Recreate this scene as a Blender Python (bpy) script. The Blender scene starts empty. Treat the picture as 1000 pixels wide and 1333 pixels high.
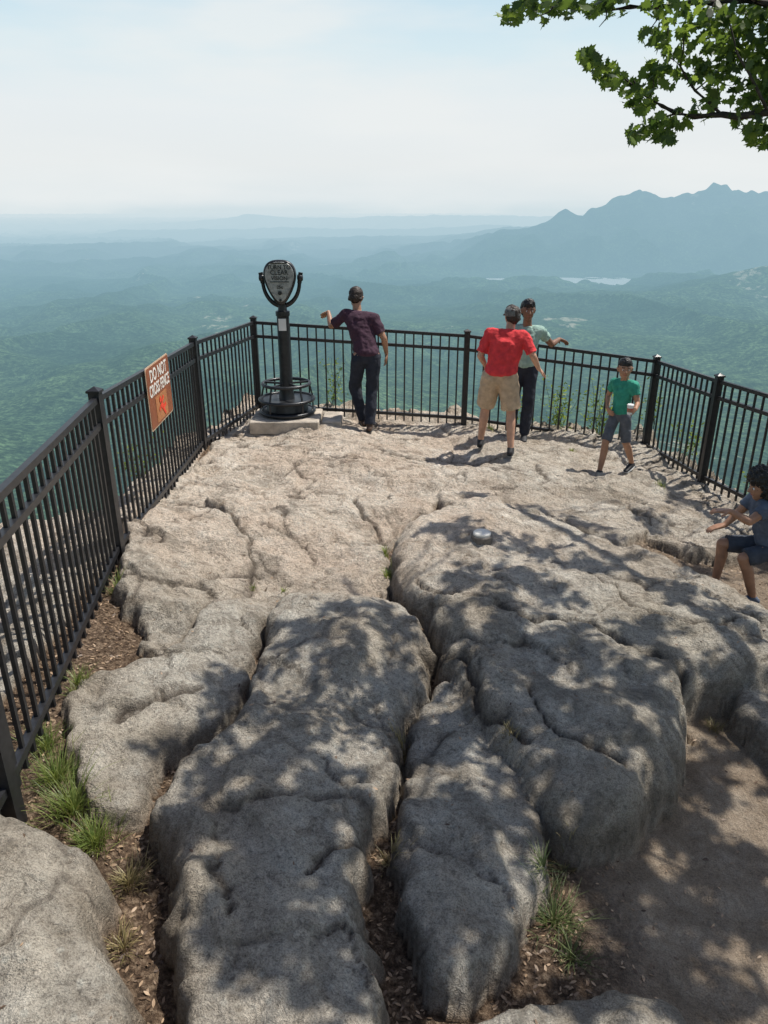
import bpy, math, random
import numpy as np
import bmesh
from mathutils import Vector, Matrix
random.seed(7); rng=np.random.default_rng(7)
scene=bpy.context.scene
TILT=math.radians(22.3); H=2.7
SUN=Vector((.42,.22,.9)).normalized()

# ------------------------------------------------------------------ helpers
def link(o,parent=None):
    scene.collection.objects.link(o)
    if parent: o.parent=parent
    return o
def empty(name,loc=(0,0,0),rz=0,s=1):
    e=bpy.data.objects.new(name,None); e.location=loc; e.rotation_euler=(0,0,rz); e.scale=(s,s,s)
    e.empty_display_size=.1
    return link(e)
def setin(n,k,v):
    if k in n.inputs: n.inputs[k].default_value=v
class NT:
    def __init__(s,name):
        s.m=bpy.data.materials.new(name); s.m.use_nodes=True; s.t=s.m.node_tree
        s.b=s.t.nodes['Principled BSDF']; s.out=s.t.nodes['Material Output']
    def n(s,typ,**k):
        x=s.t.nodes.new(typ)
        for a,b in k.items(): setattr(x,a,b)
        return x
    def l(s,a,b): s.t.links.new(a,b)
    def co(s): return s.n('ShaderNodeTexCoord').outputs['Object']
    def noise(s,scale,detail=4,rough=.55,co=None,dist=0):
        x=s.n('ShaderNodeTexNoise'); x.inputs['Scale'].default_value=scale; x.inputs['Detail'].default_value=detail
        x.inputs['Roughness'].default_value=rough; x.inputs['Distortion'].default_value=dist
        s.l(co if co else s.co(),x.inputs['Vector']); return x.outputs['Fac']
    def ramp(s,f,stops):
        r=s.n('ShaderNodeValToRGB'); e=r.color_ramp.elements
        while len(e)<len(stops): e.new(.5)
        for i,(p,c) in enumerate(stops):
            e[i].position=p; e[i].color=(tuple(c)[:3]+(1,)) if hasattr(c,'__len__') else (c,c,c,1)
        s.l(f,r.inputs['Fac']); return r.outputs['Color']
    def mix(s,f,a,b,mode='MIX'):
        m=s.n('ShaderNodeMix',data_type='RGBA',blend_type=mode)
        for v,i in ((f,0),(a,6),(b,7)):
            if hasattr(v,'is_linked'): s.l(v,m.inputs[i])
            elif i==0: m.inputs[0].default_value=v
            else: m.inputs[i].default_value=tuple(v)[:3]+(1,)
        return m.outputs[2]
    def math(s,op,a,b=0.,clamp=False):
        m=s.n('ShaderNodeMath',operation=op); m.use_clamp=clamp
        for v,i in ((a,0),(b,1)):
            if hasattr(v,'is_linked'): s.l(v,m.inputs[i])
            else: m.inputs[i].default_value=v
        return m.outputs[0]
    def attr(s,nm):
        a=s.n('ShaderNodeAttribute'); a.attribute_name=nm; return a.outputs['Fac']
    def bump(s,h,dist,strength=1.,prev=None):
        b=s.n('ShaderNodeBump'); b.inputs['Distance'].default_value=dist; b.inputs['Strength'].default_value=strength
        s.l(h,b.inputs['Height'])
        if prev: s.l(prev,b.inputs['Normal'])
        return b.outputs['Normal']
def simple(name,col,rough=.7,metal=0,var=.15,scale=8,bump=0,bscale=60):
    t=NT(name); f=t.noise(scale,2)
    d=tuple(c*(1-var) for c in col); u=tuple(min(1,c*(1+var)) for c in col)
    t.l(t.ramp(f,[(.3,d),(.7,u)]),t.b.inputs['Base Color'])
    t.b.inputs['Roughness'].default_value=rough; t.b.inputs['Metallic'].default_value=metal
    if bump: t.l(t.bump(t.noise(bscale,2),bump),t.b.inputs['Normal'])
    return t.m
def mesh_obj(name,verts,faces,mat=None,parent=None,smooth=False):
    me=bpy.data.meshes.new(name); me.from_pydata([tuple(v) for v in verts],[],faces); me.update()
    if smooth: me.polygons.foreach_set('use_smooth',[True]*len(me.polygons))
    if mat: me.materials.append(mat)
    return link(bpy.data.objects.new(name,me),parent)
def bm_obj(name,bm,mat=None,parent=None,smooth=False):
    me=bpy.data.meshes.new(name); bm.to_mesh(me); bm.free()
    if smooth: me.polygons.foreach_set('use_smooth',[True]*len(me.polygons))
    if mat: me.materials.append(mat)
    return link(bpy.data.objects.new(name,me),parent)
def grid_mesh(name,V,ny,nx,mat,wrap=False):
    me=bpy.data.meshes.new(name); N=V.shape[0]
    me.vertices.add(N); me.vertices.foreach_set('co',V.astype(np.float32).ravel())
    idx=np.arange(N).reshape(ny,nx)
    if wrap: idx=np.concatenate([idx,idx[:,:1]],1)
    q=np.stack([idx[:-1,:-1],idx[:-1,1:],idx[1:,1:],idx[1:,:-1]],-1).reshape(-1,4)
    F=len(q); me.loops.add(F*4); me.loops.foreach_set('vertex_index',q.astype(np.int32).ravel())
    me.polygons.add(F); me.polygons.foreach_set('loop_start',(np.arange(F)*4).astype(np.int32))
    me.update(calc_edges=True); me.validate()
    me.polygons.foreach_set('use_smooth',np.ones(F,bool))
    me.materials.append(mat)
    return link(bpy.data.objects.new(name,me))
def set_attr(o,nm,a):
    at=o.data.attributes.new(nm,'FLOAT','POINT'); at.data.foreach_set('value',np.asarray(a,np.float32).ravel())
def hsh(a,b,seed):
    n=(a*374761393+b*668265263+seed*974634777)&0xffffffff
    n=((n^(n>>13))*1274126177)&0xffffffff
    n=(n^(n>>16))&0xffff
    return n/32767.5-1
def vnoise(x,y,seed=0):
    xi=np.floor(x).astype(np.int64); yi=np.floor(y).astype(np.int64); fx=x-xi; fy=y-yi
    fx=fx*fx*fx*(fx*(fx*6-15)+10); fy=fy*fy*fy*(fy*(fy*6-15)+10)
    return (hsh(xi,yi,seed)*(1-fx)+hsh(xi+1,yi,seed)*fx)*(1-fy)+(hsh(xi,yi+1,seed)*(1-fx)+hsh(xi+1,yi+1,seed)*fx)*fy
def fbm(x,y,seed=0,o=4,g=.5):
    s=0;a=1;c_,s_=math.cos(.6),math.sin(.6)
    for i in range(o):
        s=s+a*vnoise(x+i*17.3,y-i*9.1,seed+i); a*=g
        x,y=2.03*(c_*x-s_*y),2.03*(s_*x+c_*y)
    return s
def cells(x,y,seed,soft=0):
    """planar facets: every jittered cell carries its own tilted plane"""
    xi=np.floor(x).astype(np.int64); yi=np.floor(y).astype(np.int64)
    d1=np.full(x.shape,9.);d2=np.full(x.shape,9.);val=np.zeros(x.shape);ws=np.zeros(x.shape)
    for i in(-1,0,1):
        for j in(-1,0,1):
            a=xi+i;b=yi+j; cx=a+.5+.42*hsh(a,b,seed); cy=b+.5+.42*hsh(a,b,seed+1)
            d=np.sqrt((x-cx)**2+(y-cy)**2); v=.5*hsh(a,b,seed+2)+hsh(a,b,seed+3)*(x-cx)+hsh(a,b,seed+4)*(y-cy)
            if soft: w=np.exp(-soft*d*d); val+=w*v; ws+=w
            else:
                m=d<d1; val=np.where(m,v,val)
            d2=np.minimum(d2,np.maximum(d,d1)); d1=np.minimum(d1,d)
    return (val/ws if soft else val),d2-d1
# --- pixel (u,v) rays cast from the camera (eye height H) to place geometry
def base_level(x,y):
    x=np.asarray(x,float); y=np.asarray(y,float)
    zl=.45-.04*(y-2.4)
    r=np.where(x<-2,zl,0.)
    r=np.where((x>=-2)&(x<-.5),zl+(.12-zl)*(x+2)/1.5,r)
    r=np.where((x>=-.5)&(x<1),.12-.12*(x+.5)/1.5,r)
    r=np.where((x>=1)&(x<3.5),-.22*(x-1)/2.5,r)
    return np.where(x>=3.5,-.22,r)
def ray(u,v):
    r=(u-500)/960.;q=-(v-666.5)/960.
    return Vector((r,math.cos(TILT)+q*math.sin(TILT),-math.sin(TILT)+q*math.cos(TILT)))
def S(u,v,dz=.02):
    d=ray(u,v); z=dz
    for i in range(15):
        t=(z-H)/d[2]; z=float(base_level(d[0]*t,d[1]*t))+dz
    return (d[0]*t,d[1]*t)
def AT(u,v,Y):
    d=ray(u,v); t=Y/d[1]; return Vector((d[0]*t,Y,H+d[2]*t))
def SL(dz,*p): return [S(a,b,dz) for a,b in p]

# ------------------------------------------------------------------ rock outcrop
R={
'A':(.22,.09,SL(.22,(375,772),(430,768),(505,780),(540,808),(553,850),(552,890),(532,930),(517,980),(501,1040),(489,1110),(486,1180),(490,1250),(500,1333),(500,1450),(228,1450),(224,1333),(208,1270),(206,1200),(215,1120),(198,1070),(178,1040),(192,1000),(238,955),(297,930),(318,890),(325,860),(345,820))),
'B':(.13,.05,SL(.12,(275,780),(330,772),(383,772),(354,815),(329,850),(318,890),(292,926),(232,957),(192,996),(165,1048),(130,1045),(92,1010),(78,960),(84,910),(125,875),(195,850),(240,820))),
'C':(.29,.17,SL(.25,(510,700),(555,664),(620,648),(700,662),(770,692),(850,722),(930,755),(1000,785),(1100,825),(1100,905),(990,892),(920,892),(900,930),(890,972),(864,1012),(833,1052),(790,1072),(740,1062),(698,1022),(658,972),(604,903),(560,842),(545,800),(516,760))),
'D':(.16,.08,SL(.12,(563,897),(603,903),(643,957),(684,1019),(714,1080),(714,1141),(691,1192),(651,1243),(610,1293),(568,1293),(538,1243),(532,1180),(519,1100),(519,1040),(528,980),(543,928))),
'E':(.20,.08,SL(.15,(-90,1030),(40,1055),(80,1075),(120,1110),(140,1160),(150,1230),(168,1333),(168,1450),(-90,1450))),
'F':(.14,.07,SL(.12,(600,1340),(650,1300),(700,1288),(800,1308),(900,1330),(950,1450),(560,1450))),
'G':(.12,.07,SL(.1,(585,625),(650,606),(740,614),(806,646),(838,680),(820,712),(745,702),(660,680),(595,662),(568,642))),
'H':(.08,.05,SL(.08,(745,626),(850,618),(935,645),(978,690),(950,722),(850,702),(824,665))),
'H2':(.18,.10,SL(.15,(960,905),(1000,890),(1100,880),(1100,1010),(1000,960))),
'I':(.06,.025,SL(.06,(148,700),(188,655),(262,590),(325,520),(420,500),(600,505),(760,520),(890,575),(925,640),(840,648),(740,628),(640,618),(578,642),(556,664),(508,697),(500,778),(375,782),(325,792),(320,730),(290,668),(220,665))),
'J':(.085,.03,SL(.08,(158,720),(184,672),(290,668),(332,730),(328,780),(272,793),(237,830),(205,858),(184,822),(158,770))),
}
CR=[(.055,.04,SL(.05,(462,652),(478,672),(492,694))),(.05,.035,SL(.08,(235,757),(280,752),(334,734))),
(.04,.03,SL(.05,(370,614),(410,600),(450,606),(522,612))),(.045,.035,SL(.05,(255,602),(300,583),(370,572),(430,566))),
(.035,.025,SL(.05,(385,645),(402,622),(385,603))),(.06,.05,SL(.3,(640,800),(700,825),(760,812),(820,840),(890,872),(915,905))),
(.05,.04,SL(.25,(556,838),(600,865),(640,930),(690,965))),(.03,.02,SL(.05,(340,690),(380,700),(420,740))),
(.03,.025,SL(.05,(470,575),(500,592),(560,596))),(.035,.025,SL(.15,(130,930),(190,900),(250,890))),
(.03,.02,SL(.25,(275,1120),(285,1150),(278,1180))),(.04,.035,SL(.05,(290,668),(318,700),(330,740),(326,778))),(.03,.02,SL(.05,(330,640),(390,650),(440,640))),(.05,.035,SL(.3,(545,760),(575,785),(600,780))),
(.03,.02,SL(.25,(400,1130),(440,1100),(480,1095))),(.03,.02,SL(.28,(700,900),(730,960),(800,1000))),(.03,.02,SL(.28,(780,760),(820,800),(900,830),(960,820)))]
def catmull(p,k=5):
    o=[];n=len(p)
    for i in range(n):
        a,b,c,d=[np.array(p[(i+j-1)%n]) for j in range(4)]
        for s in range(k):
            t=s/k
            o.append(.5*((2*b)+(-a+c)*t+(2*a-5*b+4*c-d)*t*t+(-a+3*b-3*c+d)*t**3))
    return np.array(o)
def seg_d2(X,Y,a,b):
    dx,dy=b[0]-a[0],b[1]-a[1]; L=dx*dx+dy*dy+1e-12
    t=np.clip(((X-a[0])*dx+(Y-a[1])*dy)/L,0,1)
    return (X-a[0]-t*dx)**2+(Y-a[1]-t*dy)**2,t
def poly_sd(X,Y,P):
    d2=np.full(X.shape,1e9); ins=np.zeros(X.shape,bool); n=len(P)
    for i in range(n):
        a=P[i];b=P[(i+1)%n]
        d2=np.minimum(d2,seg_d2(X,Y,a,b)[0])
        if a[1]!=b[1]:
            c=((a[1]>Y)!=(b[1]>Y))&(X<(b[0]-a[0])*(Y-a[1])/(b[1]-a[1])+a[0]); ins^=c
    d=np.sqrt(d2); return np.where(ins,d,-d)
RES=.016
gx=np.arange(-5.8,6.4,RES); gy=np.arange(-.4,10.6,RES)
X,Y=np.meshgrid(gx,gy)
zb=base_level(X,Y)
zb=zb+.03*fbm(X*.9,Y*.9,3)
Z=zb+.008*fbm(X*4,Y*4,5)+.004*fbm(X*14,Y*14,8,3)
rock=np.zeros_like(Z)
Xp=X+.06*fbm(X*2.2,Y*2.2,21)+.022*fbm(X*9,Y*9,31,3); Yp=Y+.06*fbm(X*2.2+50,Y*2.2,22)+.022*fbm(X*9,Y*9,32,3)
fa,_=cells(Xp*1.2,Yp*.9,200,14.); fb,eb=cells(Xp*3.4+.6*Yp,Yp*2.5,210,30.)
Xv=X+.05*fbm(X*5,Y*5,63,3); Yv=Y+.05*fbm(X*5,Y*5,64,3)
hc,he=cells(Xv*2.1+.5*Yv,Yv*1.7,240); chip=np.clip(fbm(X*1.1,Y*1.1,75)*2.4+.2,0,1)
lump=.05*fa+.024*fb+.030*hc*chip+.010*fbm(X*1.6,Y*1.6,41,3)+.014*fbm(X*6,Y*6,42,4,.62)+.004*fbm(X*30,Y*30,43,2)
bcr=np.exp(-(he/.03)**2)*chip
Xw=X+.12*fbm(X*3,Y*3,61); Yw=Y+.12*fbm(X*3,Y*3,62)
pc,pe=cells(Xw*1.15,Yw*2.1,220); pc2,pe2=cells(Xw*3.2,Yw*5.,230)
q=fbm(X*.8+.3*Y,Y*1.9,55,5); led=(np.floor(q*7)+np.clip((q*7-np.floor(q*7))*9,0,1))*.012
flat=.034*pc+.012*pc2+led+.015*fbm(X*1.3,Y*1.3,71,3)+.006*fbm(X*12,Y*12,72,4,.6)-.02*np.exp(-(pe/.03)**2)*(fbm(X*.7,Y*.7,74)>-.1)
crk=np.exp(-(pe/.035)**2)*(fbm(X*.7,Y*.7,74)>-.1)*.8
lcr=np.zeros_like(Z); rim=np.zeros_like(Z)
for k,(h,w,P) in R.items():
    P=catmull(P) if k not in('E','F') else np.array(P)
    m=.15
    sel=(X>P[:,0].min()-m)&(X<P[:,0].max()+m)&(Y>P[:,1].min()-m)&(Y<P[:,1].max()+m)
    d=poly_sd(Xp[sel],Yp[sel],P)
    t=np.clip(d/w,0,1); prof=np.sqrt(np.clip(1-(1-t)**2,0,1))**.7
    dome=.075*(1-(1-np.clip(d/.7,0,1))**1.6)*(h>.12)
    slab=k in('I','J','G','H')
    lm_=flat[sel]*(1. if k!='G' else .8)+.25*lump[sel] if slab else lump[sel]
    z=zb[sel]+h*prof+dome+lm_*np.clip(d/.06,.2,1)
    if not slab: z=z-.014*bcr[sel]*np.clip(d/.1,0,1)
    zz=np.where(d>0,z,-9); cur=Z[sel]; up=(zz>cur)|((d>.02)&(rock[sel]<.5))
    Z[sel]=np.where(up,zz,cur)
    rock[sel]=np.where(up,1,rock[sel])
    lcr[sel]=np.where(up,(crk[sel] if slab else bcr[sel]*.7),lcr[sel])
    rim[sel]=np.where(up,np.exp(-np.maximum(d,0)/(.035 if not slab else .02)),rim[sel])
shelf=(X<-1.95+.04*np.sin(Y*3))|(Y>9.1)|((X>3.5)&(Y>4.5))
shelf|=(X<-1.9)&(Y<4)
Zs=base_level(X,Y)+.06+lump*.8+flat
Z=np.where(shelf&(rock<.5),np.maximum(Z,Zs),Z); rock=np.where(shelf,1,rock)
for (w,dp,P) in CR:
    d2=np.full(Z.shape,1e9)
    for a,b in zip(P[:-1],P[1:]): d2=np.minimum(d2,seg_d2(Xp,Yp,a,b)[0])
    e_=np.exp(-d2/(w*.42)**2); Z-=dp*1.5*e_; lcr=np.maximum(lcr,e_)
EDGE=np.array([(-6.5,2),(-5.2,6.6),(-4.2,6.75),(-3.2,5.9),(-2.45,6.0),(-2.25,8.6),(-1.9,9.85),(1.2,9.78),(3.5,9.45),(3.8,7.8),(4.35,5.7),(4.9,3.4),(7.5,2.5),(7.5,-2),(-6.5,-2)])
de=poly_sd(X,Y,EDGE)
Z=np.where(de<0,Z-np.minimum(-de*2.6+.15*fbm(X*2,Y*2,77),6.),Z)
Z=np.where(X<-2.2,Z-.22*np.clip(-2.2-X,0,3)*np.clip((8.5-Y)/2,0,1),Z)
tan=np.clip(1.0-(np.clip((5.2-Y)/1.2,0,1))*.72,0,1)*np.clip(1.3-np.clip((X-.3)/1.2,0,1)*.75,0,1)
lit=(1-rock)*np.clip(1.0-np.clip((X-.75)/.35,0,1)*np.clip((4.6-Y)/1.0,0,1)-.6*np.clip((X-1.6)/.6,0,1),0,1)

t=NT('granite_rock'); c=t.co()
n1=t.noise(1.3,3,.6,c); n2=t.noise(6,8,.75,c,.3); n3=t.noise(42,3,.7,c); n4=t.noise(150,2,.65,c)
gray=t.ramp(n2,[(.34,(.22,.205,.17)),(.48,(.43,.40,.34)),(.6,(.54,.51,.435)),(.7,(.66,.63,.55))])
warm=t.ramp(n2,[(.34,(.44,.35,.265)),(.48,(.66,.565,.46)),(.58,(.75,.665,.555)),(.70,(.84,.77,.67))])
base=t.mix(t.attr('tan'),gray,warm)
base=t.mix(t.math('MULTIPLY',t.ramp(n1,[(.42,0.),(.62,1.)]),.5),base,t.mix(t.attr('tan'),(.38,.33,.245),(.58,.445,.335)))
vo=t.n('ShaderNodeTexVoronoi'); vo.inputs['Scale'].default_value=19; t.l(c,vo.inputs['Vector'])
lich=t.math('MULTIPLY',t.ramp(vo.outputs['Distance'],[(.16,1.),(.30,0.)]),t.ramp(n1,[(.5,1.),(.56,0.)]))
base=t.mix(t.math('MULTIPLY',lich,.35),base,(.62,.62,.55))
base=t.mix(.65,base,t.ramp(n3,[(.33,.4),(.46,.95),(.55,1.05),(.68,1.3)]),'MULTIPLY')
base=t.mix(.6,base,t.ramp(n4,[(.36,.45),(.5,1.),(.62,1.25)]),'MULTIPLY')
st=t.ramp(t.noise(2.1,6,.75,c,1.0),[(.52,0.),(.58,.6),(.66,1.)])
base=t.mix(t.math('MULTIPLY',st,.58),base,(.16,.14,.11))
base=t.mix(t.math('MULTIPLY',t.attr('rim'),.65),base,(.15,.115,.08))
base=t.mix(t.math('MULTIPLY',t.attr('crack'),.85),base,(.06,.045,.035))
sand=t.ramp(n2,[(.3,(.23,.17,.115)),(.5,(.38,.30,.22)),(.7,(.52,.43,.33))])
sand=t.mix(.7,sand,t.ramp(n4,[(.38,.6),(.5,1.),(.64,1.2)]),'MULTIPLY')
litc=t.ramp(n3,[(.32,(.045,.03,.02)),(.5,(.15,.10,.065)),(.66,(.34,.25,.17))])
soil=t.mix(t.attr('litter'),sand,litc)
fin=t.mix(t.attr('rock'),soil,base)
t.l(fin,t.b.inputs['Base Color']); t.b.inputs['Roughness'].default_value=.92; setin(t.b,'Specular IOR Level',.2)
hh=t.math('ADD',n2,t.math('ADD',t.math('MULTIPLY',n4,.06),t.math('MULTIPLY',n3,.22)))
t.l(t.bump(hh,.10,1.),t.b.inputs['Normal'])
outc=grid_mesh('rock_outcrop',np.stack([X.ravel(),Y.ravel(),Z.ravel()],1),len(gy),len(gx),t.m)
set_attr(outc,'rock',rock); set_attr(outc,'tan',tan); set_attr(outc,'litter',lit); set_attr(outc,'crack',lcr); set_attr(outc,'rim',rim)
def hz(x,y):
    i=int(round((y-gy[0])/RES)); j=int(round((x-gx[0])/RES))
    i=min(max(i,0),len(gy)-1); j=min(max(j,0),len(gx)-1); return float(Z[i,j])

# ------------------------------------------------------------------ valley terrain
front=np.linspace(-34,34,560); rest=np.linspace(34,326,150)[1:-1]
az=np.radians(np.concatenate([front,rest]))
rr=np.concatenate([np.geomspace(5,1500,60)[:-1],np.geomspace(1500,16000,400)[:-1],np.geomspace(16000,120000,70)])
A,Rr=np.meshgrid(az,rr); VX=Rr*np.sin(A); VY=Rr*np.cos(A)
fr=np.clip((np.cos(A)+.35)/.45,0,1); fr=fr*fr*(3-2*fr)
drop=np.clip((Rr-8)*.75,0,600)
VZ=-1.6-drop*fr+ (1-fr)*np.clip((Rr-15)*.12,0,120)
far=np.clip((Rr-700)/1200,0,1)*fr
hill=fbm(VX/2600,VY/2600,101,5,.5)
rdg=1-np.abs(fbm(VX/1500+.2*VY/1500,VY/2200,105,4,.55))*1.6
VZ+=far*(np.maximum(hill,-.2)*70+95*np.clip(rdg,0,1)**2+14*fbm(VX/420,VY/420,111,4))
def ridge(P,w,p=1.25,rough=1.,det=14.):
    global VZ
    best=np.full(VZ.shape,-1e9)
    wp=np.clip(1+.55*rough*fbm(VX/600,VY/600,131,4),.6,2.)
    for a,b in zip(P[:-1],P[1:]):
        d2,tt=seg_d2(VX,VY,a,b); d=np.sqrt(d2)*wp
        top=a[2]+(b[2]-a[2])*tt
        best=np.maximum(best,-600+(top+600)*np.exp(-(np.abs(d)/w)**p))
    VZ=np.where(best>-592,np.maximum(VZ,best+far*det*fbm(VX/220,VY/220,151,4)),VZ)
ridge([(500,8600,-560),(867,9000,-470),(1387,9000,-290),(1730,9000,-140),(1900,9000,-70),(2038,9000,25),(2110,9000,-15),(2230,9000,-70),(2330,9000,-60),(2480,9000,30),(2600,9000,125),(2750,9000,165),(2860,9000,205),(2960,9050,190),(3030,9050,140),(3120,9100,125),(3300,9100,150),(3470,9000,205),(3600,9000,245),(3730,9000,285),(3800,9000,270),(3900,9000,225),(4000,9000,232),(4340,9000,205),(5800,9200,280)],950,1.0,1.,22.)
ridge([(1900,5600,-540),(2350,5000,-350),(2700,5000,-275),(3600,5200,-170),(5200,5000,0)],700,1.15)
ridge([(2600,3300,-560),(3300,2600,-380),(4200,2400,-100)],700,1.2)
ridge([(-6500,26000,-300),(-5300,26000,-190),(-4500,26000,-100),(-3800,26000,-180),(-3000,26000,-230),(-1000,26000,-190),(600,26000,-90),(1500,26000,-120),(3800,26000,-170),(6500,26000,-90)],1500,1.1)
ridge([(-3000,13500,-500),(-1500,13500,-440),(-300,13000,-400),(900,13500,-420),(1800,13800,-350)],900,1.2)
ridge([(-800,8200,-560),(-100,8000,-495),(600,8600,-540)],380,1.3)
ridge([(700,11500,-430),(1900,12500,-250),(3200,13000,-200)],1100,1.1)
ridge([(-3800,10500,-520),(-2500,11000,-460),(-1200,10300,-540)],600,1.2)
ridge([(-6000,18000,-420),(-3000,18500,-360),(0,18000,-400),(3000,18500,-300)],1100,1.2)
dl=((VX-1800)/1250)**2+((VY-6950)/520)**2
VZ=np.where(dl<2.2,np.minimum(VZ,-612+np.clip(dl-.4,0,2)*32+13*fbm(VX/420,VY/300,171,4)),VZ)
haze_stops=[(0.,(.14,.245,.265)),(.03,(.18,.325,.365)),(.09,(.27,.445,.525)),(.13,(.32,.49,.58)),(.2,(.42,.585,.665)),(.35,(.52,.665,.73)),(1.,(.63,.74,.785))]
def painted_haze(t,L=3900.):  # air haze painted into the material: emission tint growing with distance from origin
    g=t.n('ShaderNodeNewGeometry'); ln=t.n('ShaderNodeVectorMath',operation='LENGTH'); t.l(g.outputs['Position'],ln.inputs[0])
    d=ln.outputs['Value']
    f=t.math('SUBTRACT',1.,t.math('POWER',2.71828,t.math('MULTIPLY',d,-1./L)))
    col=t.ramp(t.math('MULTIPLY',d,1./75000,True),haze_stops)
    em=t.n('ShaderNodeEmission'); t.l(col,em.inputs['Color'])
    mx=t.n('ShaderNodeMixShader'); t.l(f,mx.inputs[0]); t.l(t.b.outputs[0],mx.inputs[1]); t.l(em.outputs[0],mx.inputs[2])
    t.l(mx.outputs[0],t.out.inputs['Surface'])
t=NT('forest_painted_haze'); c=t.co()
f1=t.noise(.0009,4,.6,c); f2=t.noise(.009,4,.7,c,.6); f3=t.noise(.055,2,.7,c)
fc=t.ramp(f1,[(.35,(.022,.038,.020)),(.6,(.056,.084,.036))])
fc=t.mix(1.,fc,t.ramp(f3,[(.35,.3),(.5,.9),(.65,2.0)]),'MULTIPLY')
fc=t.mix(1.,fc,t.ramp(f2,[(.35,.4),(.65,1.8)]),'MULTIPLY')
fld=t.math('MULTIPLY',t.ramp(t.noise(.0016,3,.6,c),[(.655,0.),(.675,1.)]),t.ramp(f2,[(.52,0.),(.56,1.)]))
fc=t.mix(t.math('MULTIPLY',fld,.8),fc,(.50,.45,.34))
t.l(fc,t.b.inputs['Base Color']); t.b.inputs['Roughness'].default_value=1.; setin(t.b,'Specular IOR Level',0.)
t.l(t.bump(t.math('ADD',f2,t.math('MULTIPLY',f3,.3)),34,1.),t.b.inputs['Normal'])
painted_haze(t)
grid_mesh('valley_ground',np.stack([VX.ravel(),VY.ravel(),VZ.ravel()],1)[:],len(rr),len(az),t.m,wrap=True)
t=NT('lake_water'); t.b.inputs['Base Color'].default_value=(.42,.48,.50,1); t.b.inputs['Roughness'].default_value=.25
t.l(t.bump(t.noise(.02,2),.6),t.b.inputs['Normal']); painted_haze(t,11000)
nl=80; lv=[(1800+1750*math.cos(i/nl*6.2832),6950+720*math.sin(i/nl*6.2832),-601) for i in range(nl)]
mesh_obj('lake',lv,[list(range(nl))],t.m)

# ------------------------------------------------------------------ fence
blk=simple('black_powder_coat',(.018,.018,.02),.42,.0,.3,30)
def beam(bm,a,b,w,h):
    a=Vector(a);b=Vector(b); d=(b-a).normalized(); s=d.cross(Vector((0,0,1))) 
    if s.length<1e-3: s=Vector((1,0,0))
    s.normalize(); u=s.cross(d)
    vs=[bm.verts.new(p+s*i*w/2+u*j*h/2) for p in(a,b) for i,j in((-1,-1),(1,-1),(1,1),(-1,1))]
    for f in((0,1,2,3),(7,6,5,4),(0,4,5,1),(1,5,6,2),(2,6,7,3),(3,7,4,0)): bm.faces.new([vs[i] for i in f])
posts=[(-1.30,.1,.50),(-1.53,2.34,.40),(-1.90,4.78,.33),(-2.0,7.82,.19),(-1.66,9.6,.16),(1.06,9.54,0.),(3.39,9.2,-.26),(3.56,7.78,-.2),(4.1,5.7,-.17),(4.6,3.6,-.15)]
fe=empty('metal_fence')
bm=bmesh.new()
for (x,y,z) in posts:
    beam(bm,(x,y,z-.6),(x,y,z+1.26),.07,.07); beam(bm,(x,y,z+1.26),(x,y,z+1.275),.088,.088)
    k=[bm.verts.new((x+i*.042,y+j*.042,z+1.275)) for i,j in((-1,-1),(1,-1),(1,1),(-1,1))]; tp=bm.verts.new((x,y,z+1.30))
    for i in range(4): bm.faces.new((k[i],k[(i+1)%4],tp))
bm_obj('posts',bm,blk,fe)
bm=bmesh.new(); bm2=bmesh.new()
for a,b in zip(posts[:-1],posts[1:]):
    a=Vector(a);b=Vector(b); d=b-a; L=Vector((d.x,d.y,0)).length; u=d/ L
    a2=a+u*.037; b2=b-u*.037
    for hh in(1.21,1.04,.14): beam(bm,a2+Vector((0,0,hh)),b2+Vector((0,0,hh)),.036,.038)
    n=int(round(L/.112)); 
    for i in range(1,n):
        p=a+d*(i/n); beam(bm2,p+Vector((0,0,.05)),p+Vector((0,0,1.2)),.019,.019)
bm_obj('rails',bm,blk,fe); bm_obj('pickets',bm2,blk,fe)

# ------------------------------------------------------------------ sign on the fence
sg=empty('warning_sign')
pa=Vector(posts[2]);pb=Vector(posts[3]); fd=(pb-pa); fd.z=0; fd.normalize(); nn=fd.cross(Vector((0,0,1))).normalized()
cc=Vector((pa.x,pa.y,0))+fd*1.42+Vector((0,0,1.27))+nn*.035
M=Matrix((fd,Vector((0,0,1)),nn)).transposed().to_4x4(); M.translation=cc
sg.matrix_world=M
def plate(name,w,h,th,z,mat,r=.03):
    pts=[]
    for cx,cy,a0 in((w/2-r,h/2-r,0),(-w/2+r,h/2-r,90),(-w/2+r,-h/2+r,180),(w/2-r,-h/2+r,270)):
        for k in range(5):
            a=math.radians(a0+k*22.5); pts.append((cx+r*math.cos(a),cy+r*math.sin(a)))
    n=len(pts); v=[(x,y,z) for x,y in pts]+[(x,y,z+th) for x,y in pts]
    f=[list(range(n))[::-1],list(range(n,2*n))]+[[i,(i+1)%n,n+(i+1)%n,n+i] for i in range(n)]
    return mesh_obj(name,v,f,mat,sg)
brown=simple('sign_brown',(.24,.075,.03),.5); wht=simple('sign_white',(.75,.72,.66),.5,0,.05); redm=simple('sign_red',(.75,.06,.025),.5)
tanm=simple('sign_orange_brown',(.40,.16,.06),.5); edm=simple('sign_edge',(.55,.40,.27),.5)
plate('border',.74,.52,.004,0,edm); plate('panel',.715,.495,.003,.004,brown,.025)
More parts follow.
